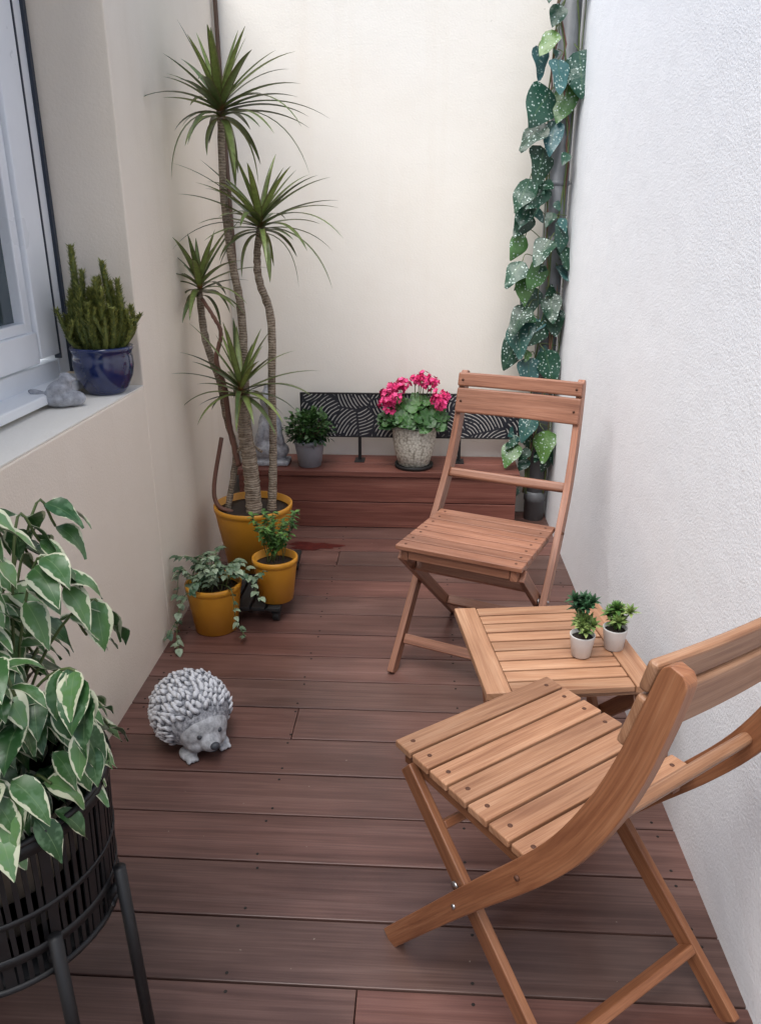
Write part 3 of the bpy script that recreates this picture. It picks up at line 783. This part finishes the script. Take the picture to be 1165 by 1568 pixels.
# ---------------------------------------------------------------- sill objects
SZ=.9347
root=empty('potted_cactus',(-.972,2.335,SZ)); b=MB()
b.lathe([(.048,0),(.054,.002),(.068,.02),(.084,.055),(.090,.085),(.089,.11),(.086,.122),(.090,.130),(.093,.138),(.090,.144),(.083,.143),(.081,.11)],(0,0,0),'blue',56)
b.lathe([(.083,0),(.001,.004)],(0,0,.125),'soil'); b.build('pot',root)
lv=MB()
def spike(p0,p1,r,bend):
    pts=spline([p0,(p0+p1)/2+bend,p1],12); n=len(pts)
    lv.tube(pts,[r*(1-.45*(k/(n-1))**3) for k in range(n)],'cact',7,rnd=U(.1,.4))
    L=(p1-p0).length; cnt=int(L*1100)
    for k in range(cnt):
        t=k/cnt*(n-1); a=int(min(t,n-2)); q=pts[a].lerp(pts[a+1],t-a); az=k*2.4+U(-.6,.6); rr=r*(1-.45*(k/cnt)**3)
        lv.leaf(q+V((math.cos(az),math.sin(az),0))*rr*.75,V((math.cos(az),math.sin(az),U(.3,1.3))),V((0,0,1)),U(.010,.018),.0045,'cact',-.4,'taper',3,.4,rnd=min(1,max(0,U(-.1,.65)+.5*k/cnt)))
for i in range(60):
    a=i*2.4+U(-.4,.4); r=.078*math.sqrt((i+.5)/60); h_=U(.08,.225)-.6*max(0,r-.05)
    p0=V((math.cos(a)*r*.7,math.sin(a)*r*.7,.125)); p1=V((math.cos(a)*r*U(.9,1.4),math.sin(a)*r*1.1,.125+h_))
    bend=V((math.cos(a)*.016+U(-.014,.014),math.sin(a)*.012,0)); spike(p0,p1,U(.005,.009),bend)
    if R()<.6:
        m_=(p0+p1)/2+bend; spike(m_,m_+V((U(-.04,.04),U(-.03,.03),U(.03,.08))),.006,V((0,0,0)))
spike(V((-.03,0,.125)),V((-.052,-.01,.43)),.0115,V((-.010,0,0)))
spike(V((-.02,-.02,.125)),V((-.022,-.02,.36)),.010,V((-.014,0,0)))
spike(V((.03,0,.125)),V((.030,0,.385)),.0115,V((.012,0,0)))
spike(V((.04,.0,.125)),V((.074,-.01,.335)),.011,V((.016,0,0)))
spike(V((-.05,-.02,.125)),V((-.110,-.03,.25)),.008,V((-.004,0,-.02)))
for i in range(14):
    a=U(0,6.28); lv.tube([(math.cos(a)*.04,math.sin(a)*.04,.125),(math.cos(a)*.06,math.sin(a)*.06,.19)],.0035,'tan',6)
lv.build('stems',root)
root=empty('bird_figurine',(-1.022,2.125,SZ),math.radians(10)); root.scale=(1.12,1.12,1.12); b=MB()
b.ell((0,0,.025),(.048,.032,.025),'stonegrey');b.ell((.0,0,.045),(.035,.026,.024),'stonegrey',Matrix.Rotation(-.4,3,'Y'));b.ell((.02,-.004,.072),(.018,.016,.017),'stonegrey')
b.ell((.038,-.008,.072),(.009,.005,.005),'stonegrey');b.ell((-.05,0,.035),(.028,.016,.009),'stonegrey',Matrix.Rotation(.35,3,'Y'));b.ell((.03,.01,.02),(.03,.025,.02),'stonegrey')
b.ell((-.005,-.022,.045),(.028,.008,.014),'stonegrey',Matrix.Rotation(-.3,3,'Y'))
ob=b.build('bird',root); rm=ob.modifiers.new('r','REMESH'); rm.mode='VOXEL'; rm.voxel_size=.003; rm.use_smooth_shade=True; sm=ob.modifiers.new('s','SMOOTH'); sm.iterations=2

# ---------------------------------------------------------------- light, world, camera
el=math.radians(64)
wd=bpy.data.worlds.new('World'); scene.world=wd; wd.use_nodes=True; nt=wd.node_tree
bg=nt.nodes['Background']; sk=nt.nodes.new('ShaderNodeTexSky'); sk.sky_type='NISHITA'; sk.sun_disc=False
sk.sun_elevation=el; sk.air_density=1.0; sk.dust_density=2.5; sk.ozone_density=1.0
nt.links.new(sk.outputs[0],bg.inputs[0]); bg.inputs[1].default_value=.15
S=V((-.66,-.75,0)).normalized(); sd=V((S.x*math.cos(el),S.y*math.cos(el),math.sin(el)))
sk.sun_rotation=math.atan2(sd.x,sd.y)
sl=bpy.data.lights.new('sun','SUN'); sl.energy=5.0; sl.angle=math.radians(60); sl.color=(1,.985,.96)
so=bpy.data.objects.new('sun',sl); COL.objects.link(so); so.rotation_euler=sd.to_track_quat('Z','Y').to_euler(); so.location=(0,0,6)
cam=bpy.data.cameras.new('camera'); co=bpy.data.objects.new('camera',cam); COL.objects.link(co); scene.camera=co
cam.sensor_fit='VERTICAL'; cam.sensor_height=36; cam.lens=1190/1568*36; cam.clip_end=500; cam.clip_start=.02
co.location=(0,0,1.42); co.rotation_euler=(math.radians(90)-math.atan(439/1190),0,math.radians(3.1))
scene.view_settings.view_transform='Standard'; scene.view_settings.look='None'; scene.view_settings.exposure=0
